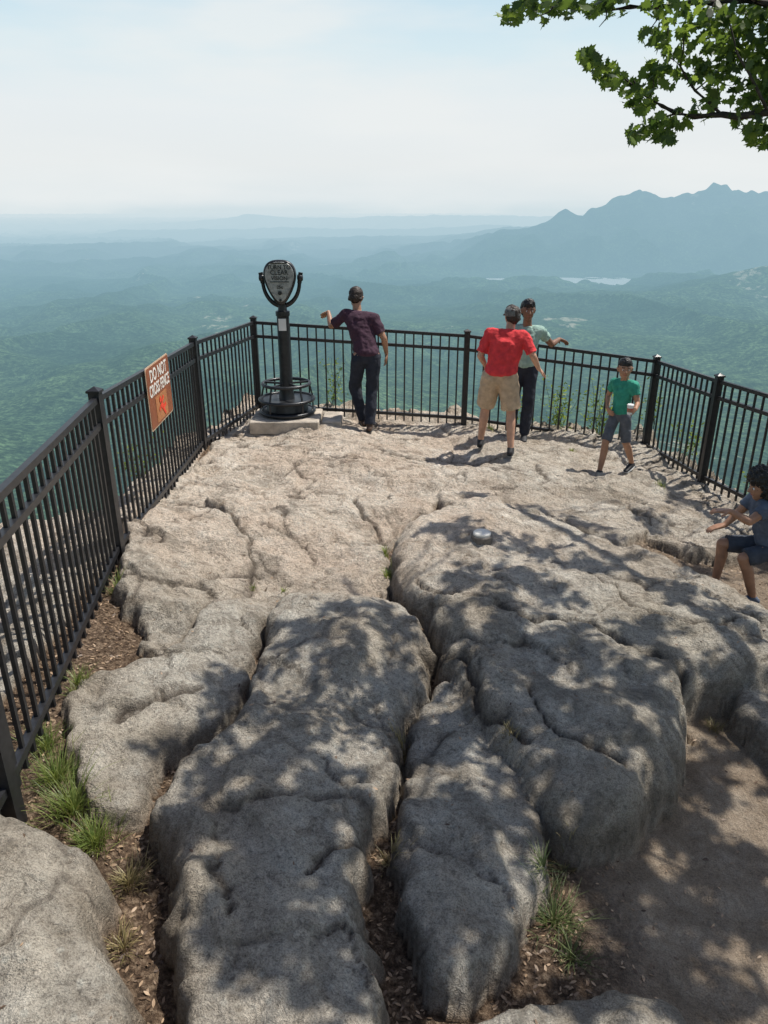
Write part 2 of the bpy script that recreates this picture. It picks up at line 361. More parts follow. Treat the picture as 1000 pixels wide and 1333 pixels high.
def text(s,x,y,size,parent,mat,z=.009,name='lettering',ys=1.,off=.004):
    cu=bpy.data.curves.new(name,'FONT'); cu.body=s; cu.size=size; cu.align_x='CENTER'; cu.extrude=.001; cu.offset=off
    o=bpy.data.objects.new(name,cu); o.location=(x,y,z); o.scale=(1,ys,1); cu.materials.append(mat); link(o,parent); return o
text('DO NOT',0,.125,.135,sg,wht,ys=1.05,off=.002); text('CROSS FENCE',0,.01,.103,sg,wht,ys=1.3,off=.0015)
plate('pictogram_panel',.36,.215,.002,.0075,tanm,.01).location=(0,-.125,0)
bm=bmesh.new()
def quad2(p,q,w,z=.0125):
    p=Vector((p[0],p[1],z));q=Vector((q[0],q[1],z)); s=(q-p).normalized().cross(Vector((0,0,1)))*w/2
    bm.faces.new([bm.verts.new(v) for v in(p-s,q-s,q+s,p+s)])
quad2((-.02,-.10),(.03,-.15),.055,.0125);quad2((.03,-.15),(.12,-.13),.032,.0129);quad2((.03,-.155),(.09,-.21),.032,.0133);quad2((-.02,-.10),(-.10,-.14),.026,.0137);quad2((-.01,-.09),(.06,-.05),.026,.0141)
bmesh.ops.create_circle(bm,cap_ends=True,segments=16,radius=.028,matrix=Matrix.Translation((-.048,-.06,.0145)))
bm_obj('pictogram',bm,redm,sg)

# ------------------------------------------------------------------ tower viewer
def lathe(prof,seg=40,cx=0,cy=0):
    bm=bmesh.new(); rings=[]
    for r,z in prof: rings.append([bm.verts.new((cx+r*math.cos(i/seg*2*math.pi),cy+r*math.sin(i/seg*2*math.pi),z)) for i in range(seg)])
    for a,b in zip(rings[:-1],rings[1:]):
        for i in range(seg): bm.faces.new((a[i],a[(i+1)%seg],b[(i+1)%seg],b[i]))
    bm.faces.new(rings[0][::-1]); bm.faces.new(rings[-1]); return bm
def torus(name,R0,r,z,mat,parent,arc=1.,loc=(0,0),rot=None,start=0,sz=1.):
    v=[];f=[];n=48;m=10;nn=n if arc==1. else n+1
    for i in range(nn):
        a=start+i/n*2*math.pi*arc
        for j in range(m):
            b=j/m*2*math.pi; p=Vector(((R0+r*math.cos(b))*math.cos(a),(R0+r*math.cos(b))*math.sin(a)*sz,r*math.sin(b)))
            if rot: p=rot@p
            v.append(p+Vector((loc[0],loc[1],z)))
    for i in range(n):
        for j in range(m):
            a=i*m;b=((i+1)%nn)*m; f.append((a+j,b+j,b+(j+1)%m,a+(j+1)%m))
    return mesh_obj(name,v,f,mat,parent,True)
dk=simple('viewer_dark_metal',(.03,.032,.035),.35,.3,.25,20); silver=simple('cast_metal_gray',(.30,.31,.30),.5,.4,.35,25)
tv=empty('tower_viewer',(-1.21,9.05,.21))
conc=simple('concrete',(.46,.40,.33),.9,0,.25,9,.01)
bm=bmesh.new(); beam(bm,(-.42,-.08,.04),(.42,-.08,.04),.66,.16); beam(bm,(.44,.0,.02),(.68,.0,.02),.5,.12)
o=bm_obj('plinth',bm,conc,tv); o.modifiers.new('b','BEVEL').width=.012
o=bm_obj('pole',lathe([(.30,.11),(.30,.14),(.17,.17),(.13,.22),(.10,.30),(.085,.42),(.08,.55),(.074,.62),(.074,1.31),(.085,1.32),(.085,1.37),(.055,1.38),(.05,1.45)]),dk,tv,True)
es=o.modifiers.new('e','EDGE_SPLIT'); es.split_angle=math.radians(35)
torus('step_ring',.29,.02,.50,dk,tv); torus('lower_ring',.335,.02,.31,dk,tv); torus('foot_ring',.335,.02,.16,dk,tv)
bm=bmesh.new()
for i in range(5):
    a=i/5*6.283+.4; ca,sa=math.cos(a),math.sin(a)
    beam(bm,(.29*ca,.29*sa,.50),(.335*ca,.335*sa,.31),.016,.016); beam(bm,(.335*ca,.335*sa,.31),(.335*ca,.335*sa,.15),.016,.016)
    beam(bm,(.07*ca,.07*sa,.50),(.28*ca,.28*sa,.50),.022,.022)
bm_obj('step_bars',bm,dk,tv)
bm_obj('step_plate',lathe([(.335,.295),(.335,.31),(.10,.312)]),dk,tv)
bm_obj('base_drum',lathe([(.31,.115),(.31,.17),(.26,.18),(.24,.28),(.20,.29)]),dk,tv)
HZ=-.05
yk=torus('yoke',.215,.022,1.76+HZ,dk,tv,.5,(0,0),Matrix.Rotation(math.pi/2,3,'X'),math.pi,1.3)
for sx in(-1,1):
    o=bm_obj('pivot_knob',lathe([(.012,-.035),(.035,-.03),(.04,0),(.035,.03),(.012,.035)],20),dk,tv,True); o.rotation_euler=(0,math.pi/2,0); o.location=(sx*.225,0,1.80+HZ)
    bm=bmesh.new(); beam(bm,(sx*.215,0,1.74+HZ),(sx*.235,0,1.86+HZ),.035,.05); bm_obj('yoke_ear',bm,dk,tv)
def shield(s,y,n=64):
    o=[]
    for i in range(n):
        a=i/n*2*math.pi; x=math.cos(a); z=math.sin(a)
        h=.175 if z>0 else .33
        w=.19*(1 if z>0 else 1-.50*(-z)**1.25)
        xx=w*math.copysign(abs(x)**.72,x); zz=h*math.copysign(abs(z)**.9,z)
        o.append((xx*s,y,1.83+HZ+zz*s))
    return o
prof=[(.80,-.13),(.94,-.125),(1.,-.11),(1.,-.06),(.93,-.03),(.90,.10),(.75,.17),(.4,.2)]
v=[];n=64
for s,y in prof: v+=shield(s,y)
f=[]
for k in range(len(prof)-1):
    for i in range(n): f.append((k*n+i,k*n+(i+1)%n,(k+1)*n+(i+1)%n,(k+1)*n+i))
f.append(list(range(n))[::-1]); f.append(list(range((len(prof)-1)*n,len(prof)*n)))
o=mesh_obj('head_housing',v,f,dk,tv); 
for p in o.data.polygons: p.use_smooth=len(p.vertices)==4
v=shield(.88,-.1305)+shield(.86,-.138); f=[(i,(i+1)%n,n+(i+1)%n,n+i) for i in range(n)]+[list(range(n,2*n))]
mesh_obj('face_plate',v,f,silver,tv)
def disc(name,x,z,r,y0,y1,mat,seg=24):
    o=bm_obj(name,lathe([(r,0),(r,y0-y1),(r*.8,y0-y1)],seg),mat,tv); o.rotation_euler=(math.pi/2,0,0); o.location=(x,y0,z+HZ); return o
def vt(s,z,size):
    o=text(s,0,0,size,tv,dk,0,'cast_lettering',1.,.001); o.rotation_euler=(math.pi/2,0,0); o.location=(0,-.141,z+HZ)
vt('TURN TO',1.905,.062); vt('CLEAR',1.845,.07); vt('VISION',1.785,.06); vt('25c',1.69,.05)
bm=bmesh.new(); beam(bm,(-.12,-.1415,1.972+HZ),(.12,-.1415,1.972+HZ),.005,.012); beam(bm,(-.11,-.1415,1.765+HZ),(.11,-.1415,1.765+HZ),.005,.009)
bm_obj('cast_bands',bm,dk,tv)
disc('coin_knob',0,1.64,.022,-.138,-.158,dk); disc('mount_bolt',0,1.56,.014,-.138,-.145,dk)
pap=simple('paper_label',(.72,.72,.70),.7,0,.05)
bm=bmesh.new(); beam(bm,(-.045,-.079,1.22),(.045,-.079,1.22),.004,.14); bm_obj('paper_notice',bm,pap,tv)

# ------------------------------------------------------------------ survey disc on boulder
x,y=S(627,704,.36); z=max(hz(x+a_*.05,y+b_*.05) for a_ in(-1,0,1) for b_ in(-1,0,1))
sd=empty('survey_marker',(x,y,z+.008))
bm_obj('mortar_collar',lathe([(.080,-.06),(.082,.010),(.076,.016)],28),simple('mortar_dark',(.16,.14,.12),.9,0,.3,40),sd)
bm_obj('disc',lathe([(.066,.0),(.068,.030),(.060,.038),(.05,.036)],28),simple('marker_stone',(.74,.71,.64),.6,0,.12,30),sd)

# ------------------------------------------------------------------ people
def hull_into(bm,items):
    b=bmesh.new()
    for it in items:
        if it[0]=='r':
            c,ax,r=Vector(it[1]),Vector(it[2]).normalized(),it[3]
            a=ax.orthogonal().normalized(); q=ax.cross(a)
            for i in range(14): b.verts.new(c+(a*math.cos(i/14*6.283)+q*math.sin(i/14*6.283))*r)
        else:
            c=Vector(it[0]); r=it[1]; r=(r,r,r) if not hasattr(r,'__len__') else r
            nb=9 if max(r)>.02 else 6
            for i in range(nb+1):
                th=math.pi*i/nb; 
                for j in range(1 if i in(0,nb) else 14):
                    ph=j/14*2*math.pi
                    b.verts.new(c+Vector((r[0]*math.sin(th)*math.cos(ph),r[1]*math.sin(th)*math.sin(ph),r[2]*math.cos(th))))
    res=bmesh.ops.convex_hull(b,input=b.verts[:])
    dead=list({g for g in res['geom_interior']+res['geom_unused'] if isinstance(g,bmesh.types.BMVert)})
    if dead: bmesh.ops.delete(b,geom=dead,context='VERTS')
    tmp=bpy.data.meshes.new('t'); b.to_mesh(tmp); b.free(); bm.from_mesh(tmp); bpy.data.meshes.remove(tmp)
ctex=bpy.data.textures.new('cloth_folds','CLOUDS'); ctex.noise_scale=.09; ctex.noise_depth=2
htex=bpy.data.textures.new('hair_curls','CLOUDS'); htex.noise_scale=.025
todo=[]
def layer(name,hulls,mat,parent,vox=.008,disp=0,tex=None,sm=4):
    bm=bmesh.new()
    for h in hulls: hull_into(bm,h)
    o=bm_obj(name,bm,mat,parent)
    m=o.modifiers.new('r','REMESH'); m.mode='VOXEL'; m.voxel_size=vox; m.use_smooth_shade=True
    m=o.modifiers.new('s','SMOOTH'); m.factor=.5; m.iterations=sm
    if disp:
        m=o.modifiers.new('d','DISPLACE'); m.texture=tex or ctex; m.strength=disp; m.mid_level=.5
    todo.append(o)
    return o
V=Vector
def L(a,b,t): return V(a)+(V(b)-V(a))*t
def hand(hs,w,d,pn,thumb,curl=.35,k=1.):
    d=V(d).normalized(); pn=(V(pn)-d*V(pn).dot(d)).normalized(); s=d.cross(pn).normalized()*thumb
    w=V(w)
    hs.append([(w,.024*k),(w+d*.03*k+s*.018*k,.016*k),(w+d*.03*k-s*.018*k,.016*k),(w+d*.088*k+s*.030*k,.012*k),(w+d*.082*k-s*.030*k,.011*k)])
    for off,ln in((.030,.072),(.010,.080),(-.010,.074),(-.029,.058)):
        p=w+d*.088*k+s*off*k; dr=d.copy()+s*off*1.2; dr.normalize(); r=.0095*k
        for sg_,fr_ in enumerate((.45,.32,.23)):
            a=curl*(sg_+.4); dd=(dr*math.cos(a)+pn*math.sin(a)).normalized(); q=p+dd*ln*fr_*k
            hs.append([(p,r),(q,r*.9)]); p=q; r*=.9
    p=w+d*.028*k+s*.026*k; q=p+(d*.55+s*.75+pn*.25).normalized()*.042*k; z_=q+(d*.85+s*.3+pn*.3).normalized()*.032*k
    hs.append([(p,.014*k),(q,.011*k)]); hs.append([(q,.011*k),(z_,.009*k)])
skinm={}
def skin_mat(nm,c):
    if nm not in skinm:
        t=NT(nm); t.l(t.ramp(t.noise(14,2),[(.3,tuple(x*.85 for x in c)),(.7,tuple(min(1,x*1.12) for x in c))]),t.b.inputs['Base Color']); t.b.inputs['Roughness'].default_value=.5
        skinm[nm]=t.m
    return skinm[nm]
eyew=simple('eye_white',(.7,.68,.65),.3,0,.02); eyed=simple('eye_dark',(.015,.01,.008),.2,0,.02); lipm=simple('lips',(.30,.10,.08),.5); 
def person(name,loc,s,yaw,J,skin,hair,shirt,pants,shoe,sole,hs=1.,hyaw=0,hair_style='short',sleeve=.55,leg='full',girth=1.,legf=.9,hpitch=0,cap=None):
    e=empty(name,loc,math.radians(yaw),s)
    D=dict(pel=(0,0,.96),wst=(0,.005,1.09),chs=(0,0,1.28),nck=(0,-.01,1.45),hd=(0,.02,1.62),
      shL=(-.175,-.01,1.40),shR=(.175,-.01,1.40),elL=(-.24,-.03,1.12),elR=(.24,-.03,1.12),wrL=(-.24,.05,.88),wrR=(.24,.05,.88),
      hpL=(-.085,0,.93),hpR=(.085,0,.93),knL=(-.10,.02,.50),knR=(.10,.02,.50),anL=(-.11,-.02,.09),anR=(.11,-.02,.09),
      dL=(0,.1,-1),dR=(0,.1,-1),nL=(1,0,0),nR=(-1,0,0),cL=.35,cR=.35,fL=(0,1,0),fR=(0,1,0))
    D.update(J); J={k:(V(v) if hasattr(v,'__len__') else v) for k,v in D.items()}
    g=girth; hd=J['hd']
    hs_=[]
    hs_.append([(J['pel'],(.14*g,.10*g,.09)),(J['wst'],(.125*g,.095*g,.06))])
    hs_.append([(J['wst'],(.125*g,.095*g,.06)),(J['chs'],(.15*g,.105*g,.11))])
    hs_.append([(J['shL'],.055),(J['chs'],(.13*g,.09*g,.10)),(J['shR'],.055)])
    hs_.append([(J['chs']+V((0,0,.08)),(.10,.07,.05)),(J['nck'],(.06,.058,.03))])
    hs_.append([(J['nck']-V((0,0,.04)),.058),(L(J['nck'],hd,.6),.052)])
    for q in 'LR':
        hs_.append([(J['hp'+q],.085*g),(J['kn'+q],.054)])
        md=L(J['kn'+q],J['an'+q],.3)-J['f'+q]*.015
        hs_.append([(J['kn'+q],.053),(md,.056)]); hs_.append([(md,.056),(J['an'+q],.036)])
        hs_.append([(J['an'+q],.038),(J['an'+q]+J['f'+q]*.03-V((0,0,.04)),.035)])
        hs_.append([(J['sh'+q],.053),(J['el'+q],.038)])
        m2=L(J['el'+q],J['wr'+q],.25); hs_.append([(J['el'+q],.038),(m2,.039)]); hs_.append([(m2,.039),(J['wr'+q],.025)])
        hand(hs_,J['wr'+q],J['d'+q],J['n'+q],1 if q=='L' else -1,J['c'+q],1. if hs<1.1 else 1.1)
    HR=Matrix.Rotation(math.radians(hyaw),3,'Z')@Matrix.Rotation(math.radians(hpitch),3,'X')
    def hp(x,y,z): return hd+HR@(V((x,y,z))*hs)
    k=hs
    hs_.append([(hp(0,-.015,.035),.083*k),(hp(0,.01,.03),.078*k),(hp(0,.03,-.02),.062*k)])
    hs_.append([(hp(0,.02,-.01),.066*k),(hp(0,.048,-.075),.030*k),(hp(.03,.02,-.055),.03*k),(hp(-.03,.02,-.055),.03*k)])
    hs_.append([(hp(0,.082,.02),.009*k),(hp(0,.106,-.018),.0115*k),(hp(.012,.088,-.022),.008*k),(hp(-.012,.088,-.022),.008*k)])
    for sx in(-1,1):
        hs_.append([(hp(sx*.078,-.005,.02),.014*k),(hp(sx*.088,-.015,.015),.012*k),(hp(sx*.076,0,-.02),.009*k)])
        hs_.append([(hp(sx*.018,.078,.03),.010*k),(hp(sx*.045,.066,.032),.009*k)])
    body=layer('body',hs_,skin,e,.006,0,None,2)
    for sx in(-1,1):
        layer('eye',[[(hp(sx*.031,.074,.008),.0125*k)]],eyew,e,.004,0,None,1)
        layer('iris',[[(hp(sx*.031,.084,.008),.0065*k)]],eyed,e,.003,0,None,1)
        layer('eyebrow',[[(hp(sx*.018,.088,.034),.005*k),(hp(sx*.046,.074,.036),.0045*k)]],hair,e,.003,0,None,1)
    layer('mouth',[[(hp(-.022,.076,-.05),.005*k),(hp(0,.084,-.05),.007*k),(hp(.022,.076,-.05),.005*k)]],lipm,e,.003,0,None,1)
    if hair_style in('short','cap'):
        H_=[[(hp(0,-.03,.05),.088*k),(hp(0,.015,.075),.074*k),(hp(0,-.05,-.01),.067*k)]]
        for sx in(-1,1): H_.append([(hp(sx*.07,-.01,.03),.02*k),(hp(sx*.066,-.04,-.02),.024*k)])
        layer('hair',H_,hair,e,.007,.016,htex,1)
    elif hair_style=='curly':
        H_=[[(hp(0,-.03,.06),.108*k),(hp(0,.02,.09),.085*k),(hp(0,-.06,-.03),.10*k)],
            [(hp(0,-.05,0),.11*k),(hp(0,-.07,-.10),.095*k),(hp(.06,-.04,-.06),.055*k),(hp(-.06,-.04,-.06),.055*k)]]
        for sx in(-1,1): H_.append([(hp(sx*.085,-.01,.04),.038*k),(hp(sx*.09,-.03,-.08),.042*k)])
        layer('hair',H_,hair,e,.007,.055,htex,1)
    elif hair_style=='tied':
        layer('hair',[[(hp(0,-.03,.05),.092*k),(hp(0,.015,.078),.076*k),(hp(0,-.05,-.02),.072*k)],[(hp(.0,-.10,.0),.05*k),(hp(0,-.12,-.06),.04*k)]],hair,e,.007,.022,htex,1)
    if hair_style=='cap':
        capm=simple('cap_cloth',(.13,.13,.125),.85,0,.35,40)
        layer('cap',[[(hp(0,-.015,.062),(.096*k,.104*k,.075*k)),(hp(0,-.02,.03),(.095*k,.102*k,.02*k))],
                     [(hp(0,.06,.045),(.07*k,.03*k,.008*k)),(hp(0,.135,.03),(.05*k,.035*k,.006*k))]],capm,e,.006,0,None,2)
    c=.014
    SH=[[(J['pel']+V((0,0,.01)),((.145+c)*g,(.108+c)*g,.05)),(J['wst'],((.135+c)*g,(.105+c)*g,.06))],
        [(J['wst'],((.135+c)*g,(.105+c)*g,.06)),(J['chs'],((.155+c)*g,(.11+c)*g,.11))],
        [(J['shL'],.055+c),(J['chs'],((.135+c)*g,(.10+c)*g,.10)),(J['shR'],.055+c)],
        [(J['chs']+V((0,0,.09)),(.115,.085,.05)),(J['nck']-V((0,0,.015)),(.068,.066,.014))]]
    for q in 'LR':
        a=J['sh'+q];b=J['el'+q]; m_=L(a,b,sleeve); SH.append([(a,.055+c),('r',m_,b-a,.058+.006)])
    layer('shirt',SH,shirt,e,.0075,.036,ctex,3)
    PT=[[(J['pel']+V((0,0,.03)),((.142+.006)*g,(.104+.006)*g,.05)),(J['hpL']-V((0,0,.03)),.088*g),(J['hpR']-V((0,0,.03)),.088*g)]]
    for q in 'LR':
        a=J['hp'+q];b=J['kn'+q];f_=J['an'+q]
        if leg=='full':
            md=L(b,f_,.3)-J['f'+q]*.012
            PT.append([(a-V((0,0,.02)),.098*g),(b,.074)]); PT.append([(b,.074),(md,.074)]); PT.append([(md,.074),('r',L(b,f_,1.0),f_-b,.064)])
        else:
            PT.append([(a-V((0,0,.02)),.099*g),('r',L(a,b,legf),b-a,.092*g)])
    layer('trousers' if leg=='full' else 'shorts',PT,pants,e,.0075,.026,ctex,3)
    for q in 'LR':
        a=J['an'+q];f_=J['f'+q]; f_=f_.normalized()
        heel=a-f_*.045-V((0,0,.045)); toe=a+f_*.165-V((0,0,.052)); mid=a+f_*.06-V((0,0,.035))
        layer('shoe',[[(a-V((0,0,.01)),.042),(heel,(.036,.036,.032)),(mid,(.042,.04,.035))],[(heel,(.036,.036,.032)),(mid,(.044,.04,.034)),(toe,(.040,.035,.024))]],shoe,e,.006,0,None,2)
        layer('sole',[[(heel-V((0,0,.03)),(.038,.038,.008)),(mid-V((0,0,.046)),(.046,.04,.008)),(toe-V((0,0,.020)),(.042,.037,.008))]],sole,e,.005,0,None,1)
    return e
sk_l=skin_mat('skin_light',(.52,.29,.19)); sk_m=skin_mat('skin_tan',(.38,.20,.12)); sk_d=skin_mat('skin_brown',(.22,.105,.06))
hair_b=simple('hair_dark_brown',(.028,.016,.010),.6,0,.4,60); hair_k=simple('hair_black',(.009,.008,.008),.5,0,.4,60)
def cloth(n,c,r=.9): return simple(n,c,r,0,.2,14,.002,350)
purple=cloth('shirt_plum',(.055,.022,.04)); navy=cloth('jeans_navy',(.018,.022,.035)); red=cloth('shirt_red',(.68,.045,.05)); khaki=cloth('shorts_khaki',(.50,.365,.24))
teal=cloth('shirt_green',(.035,.29,.20)); grey=cloth('shorts_gray',(.10,.11,.13)); mint=cloth('shirt_mint',(.30,.44,.38)); blk2=cloth('shoe_black',(.02,.02,.022),.6); slate=cloth('outfit_slate',(.09,.115,.16)); slate2=cloth('outfit_slate_dark',(.05,.06,.08))
whs=simple('sole_white',(.6,.6,.58),.6); shoe_br=cloth('shoe_brown',(.10,.06,.04),.6); dks=simple('sole_dark',(.03,.03,.03),.7)
px,py=-.24,9.0
person('man_in_plum_shirt',(px,py,hz(px,py-.05)),1.0,0,dict(pel=(.03,.03,.94),wst=(.0,.09,1.08),chs=(-.05,.17,1.25),nck=(-.085,.24,1.41),hd=(-.10,.30,1.56),
  shL=(-.22,.21,1.38),shR=(.115,.17,1.34),elL=(-.42,.40,1.22),wrL=(-.46,.53,1.37),elR=(.24,.10,1.11),wrR=(.27,.24,.91),hpL=(-.06,.03,.91),hpR=(.11,.03,.91),
  knL=(-.13,.14,.49),anL=(-.02,.10,.10),knR=(.09,.02,.49),anR=(.06,-.10,.09),fL=(-.2,1,0),dL=(-.5,.75,-.35),nL=(0,-.3,-1),cL=.5,dR=(0,.25,-1)),sk_m,hair_b,purple,navy,shoe_br,dks,sleeve=.75,hyaw=-15,hpitch=-25)
px,py=1.30,8.2
person('man_in_red_shirt',(px,py,hz(px+.1,py-.1)),.955,-12,dict(pel=(.0,-.01,.94),wst=(.02,.03,1.08),chs=(.05,.08,1.26),nck=(.07,.13,1.41),hd=(.085,.19,1.55),
  shL=(-.155,.10,1.38),shR=(.24,.06,1.36),elL=(-.25,.04,1.13),wrL=(-.19,.22,.97),elR=(.36,.0,1.15),wrR=(.43,.17,.98),dR=(.5,.45,-.55),nR=(-.5,0,-.7),cR=.25,
  hpL=(-.10,-.01,.91),hpR=(.09,-.01,.91),knL=(-.16,.10,.50),anL=(-.20,.10,.09),knR=(.15,-.02,.49),anR=(.18,-.17,.09)),sk_l,hair_b,red,khaki,blk2,dks,hair_style='cap',leg='short',girth=1.25,hyaw=30,hpitch=-8,legf=.92,sleeve=.85)
px,py=1.72,9.05
person('woman_in_mint_shirt',(px,py,hz(px,py)),.98,170,dict(elL=(-.32,-.16,1.20),wrL=(-.42,-.34,1.24),dL=(-.7,-.5,-.35),nL=(0,.3,-1),shL=(-.16,-.03,1.38),knL=(-.08,.05,.5),anL=(-.06,.05,.09)),sk_d,hair_k,mint,navy,blk2,whs,hair_style='tied',girth=.93,hyaw=12)
px,py=2.58,7.85
boy=person('boy_in_green_shirt',(px,py,hz(px,py)),.74,135,dict(hd=(0,.03,1.60),shL=(-.155,-.01,1.39),shR=(.155,-.01,1.39),elR=(.27,-.08,1.16),wrR=(.18,.08,1.02),dR=(-.6,.4,-.3),nR=(-.5,-.5,0),elL=(-.24,.0,1.14),wrL=(-.32,.20,1.10),dL=(-.1,.9,.15),nL=(1,0,0),cL=.7,
  knL=(-.11,-.06,.51),anL=(-.12,-.32,.13),fL=(0,1,-.2),knR=(.09,.18,.53),anR=(.10,.24,.09)),sk_m,hair_k,teal,grey,blk2,whs,hs=1.2,leg='short',girth=.84,hyaw=35,legf=.95)
cupm=simple('paper_cup_white',(.75,.74,.72),.5,0,.03); cupr=simple('cup_print_red',(.5,.12,.08),.5)
o=bm_obj('drink_cup',lathe([(.034,-.07),(.046,.06),(.049,.06),(.049,.066),(.04,.075)],24),cupm,boy); o.location=(-.295,.315,1.12)
o=bm_obj('cup_print',lathe([(.0385,-.035),(.0435,.02)],24),cupr,boy); o.location=(-.295,.315,1.12)
px,py=2.84,5.12
person('toddler',(px,py,hz(px-.15,py-.05)+.01),.80,88,dict(pel=(0,-.10,.60),wst=(0,-.07,.73),chs=(0,-.01,.90),nck=(0,.03,1.05),hd=(0,.05,1.17),shL=(-.14,.03,1.01),shR=(.14,.03,1.01),
  hpL=(-.085,-.10,.56),hpR=(.085,-.10,.56),knL=(-.14,.16,.50),anL=(-.14,.0,.09),knR=(.12,.26,.53),anR=(.12,.26,.13),
  elL=(-.20,.20,.90),wrL=(-.13,.36,.97),dL=(.1,1,.05),nL=(0,0,-1),elR=(.18,.14,.83),wrR=(.14,.26,.72),dR=(0,1,-.3),nR=(0,0,-1)),sk_m,hair_k,slate,slate2,slate,whs,hs=1.18,hair_style='curly',leg='short',girth=.92,hyaw=0,hpitch=-12)
# bake the figure modifiers to plain meshes
bpy.context.view_layer.update(); dg=bpy.context.evaluated_depsgraph_get()
for o in todo:
    me=bpy.data.meshes.new_from_object(o.evaluated_get(dg),preserve_all_data_layers=True,depsgraph=dg)
    mt=o.data.materials[0]; o.modifiers.clear(); o.data=me
    if not me.materials: me.materials.append(mt)
    me.polygons.foreach_set('use_smooth',[True]*len(me.polygons))

# ------------------------------------------------------------------ leaves, tree
def leaf_mat(name,c1,c2,tr=.45,val=3.2):
    t=NT(name); g=t.n('ShaderNodeNewGeometry')
    col=t.ramp(g.outputs['Random Per Island'],[(0.,c1),(1.,c2)])
    t.l(col,t.b.inputs['Base Color']); t.b.inputs['Roughness'].default_value=.5
    tl=t.n('ShaderNodeBsdfTranslucent'); hs=t.n('ShaderNodeHueSaturation'); hs.inputs['Value'].default_value=val; hs.inputs['Saturation'].default_value=1.05; hs.inputs['Hue'].default_value=.478
    t.l(col,hs.inputs['Color']); t.l(hs.outputs[0],tl.inputs['Color'])
    mx=t.n('ShaderNodeMixShader'); mx.inputs[0].default_value=tr; t.l(t.b.outputs[0],mx.inputs[1]); t.l(tl.outputs[0],mx.inputs[2]); t.l(mx.outputs[0],t.out.inputs['Surface'])
    return t.m
half=[(0,-.55),(.04,-.46),(.10,-.28),(.26,-.22),(.20,-.08),(.34,.08),(.20,.14),(.24,.34),(.10,.34),(0,.56)]
LEAF=np.array(half+[(-x,y) for x,y in half[-2:0:-1]])
def leaves(name,pts,size,mat,parent=None,tilt=.9,shape=LEAF):
    n=len(pts); k=len(shape); sz=rng.uniform(size*.6,size*1.3,n)
    a=rng.uniform(0,2*np.pi,n); tx=rng.normal(0,tilt,n); ty=rng.normal(0,tilt,n)
    x=shape[None,:,0]*sz[:,None]; y=shape[None,:,1]*sz[:,None]; z=-np.abs(x)*.35-.35*y*y/size
    X1=x*np.cos(a)[:,None]-y*np.sin(a)[:,None]; Y1=x*np.sin(a)[:,None]+y*np.cos(a)[:,None]
    Y2=Y1*np.cos(tx)[:,None]-z*np.sin(tx)[:,None]; Z2=Y1*np.sin(tx)[:,None]+z*np.cos(tx)[:,None]
    X3=X1*np.cos(ty)[:,None]+Z2*np.sin(ty)[:,None]; Z3=-X1*np.sin(ty)[:,None]+Z2*np.cos(ty)[:,None]
    P=np.asarray(pts); V_=np.stack([X3+P[:,0:1],Y2+P[:,1:2],Z3+P[:,2:3]],-1).reshape(-1,3)
    f=[list(range(i*k,(i+1)*k)) for i in range(n)]
    return mesh_obj(name,V_.tolist(),f,mat,parent)
def tube(bm,pts,r0,r1,seg=7):
    rings=[]; n=len(pts)
    for i,p in enumerate(pts):
        p=V(p); d=(V(pts[min(i+1,n-1)])-V(pts[max(i-1,0)])).normalized(); a=d.orthogonal().normalized(); b=d.cross(a)
        r=r0+(r1-r0)*i/(n-1); ring=[bm.verts.new(p+(a*math.cos(j/seg*6.283)+b*math.sin(j/seg*6.283))*r) for j in range(seg)]
        if rings:
            o=min(range(seg),key=lambda s:(ring[s].co-rings[-1][0].co).length); ring=ring[o:]+ring[:o]
        rings.append(ring)
    for a,b in zip(rings[:-1],rings[1:]):
        for j in range(seg): bm.faces.new((a[j],a[(j+1)%seg],b[(j+1)%seg],b[j]))
def wiggle(a,b,n,amp):
    a=V(a);b=V(b); o=[]
    for i in range(n+1):
        t=i/n; w=math.sin(t*math.pi)
        o.append(a.lerp(b,t)+V((random.uniform(-1,1),random.uniform(-1,1),random.uniform(-.6,1)))*amp*w)
    return o
lm=leaf_mat('oak_leaf',(.022,.05,.010),(.10,.16,.028),.42,3.0); bark=simple('bark',(.055,.045,.035),.9,0,.4,25)
tree=empty('oak_tree',(0,0,0))
sh=SL(.25,(560,705),(620,722),(690,725),(750,750),(650,765),(590,770),(820,765),(880,790),(640,805),(700,800),(620,860),(680,880),(740,880),(800,900),(760,960),(700,960),(820,840),(950,830),(440,800),(485,830),(400,835),(500,880),(440,880),(350,965),(280,1000),(400,1030),(300,1085),(450,1080),(380,1125),(250,1060),(430,1180),(460,1245),(260,1150),(340,1210),(265,935),(300,870),(580,950),(620,1040),(600,1105),(560,1050),(650,1150),(570,1190),(820,1080),(900,1010),(950,960),(985,1030),(900,1150),(870,1200),(950,1180),(985,1100),(850,1245),(950,900),(880,880),(700,645),(640,632),(765,665),(810,690),(870,655),(930,700),(900,625),(980,760),(740,1220),(420,1300),(520,1150),(960,1290),(1040,800),(1050,700),(1060,950),(1040,620),(720,850),(660,920),(350,1150),(840,930),(860,990),(720,1010),(660,840),(1000,690),(985,640),(790,1030),(910,750),(850,710),(960,1050))
lp=[];bmB=bmesh.new()
trunk=[(5.4,2.2,-.8),(5.35,2.25,.8),(5.25,2.3,2.4),(5.1,2.5,4.0),(4.9,2.8,5.4),(4.7,3.1,6.8)]
tube(bmB,trunk,.30,.14,14)
limbs=[]
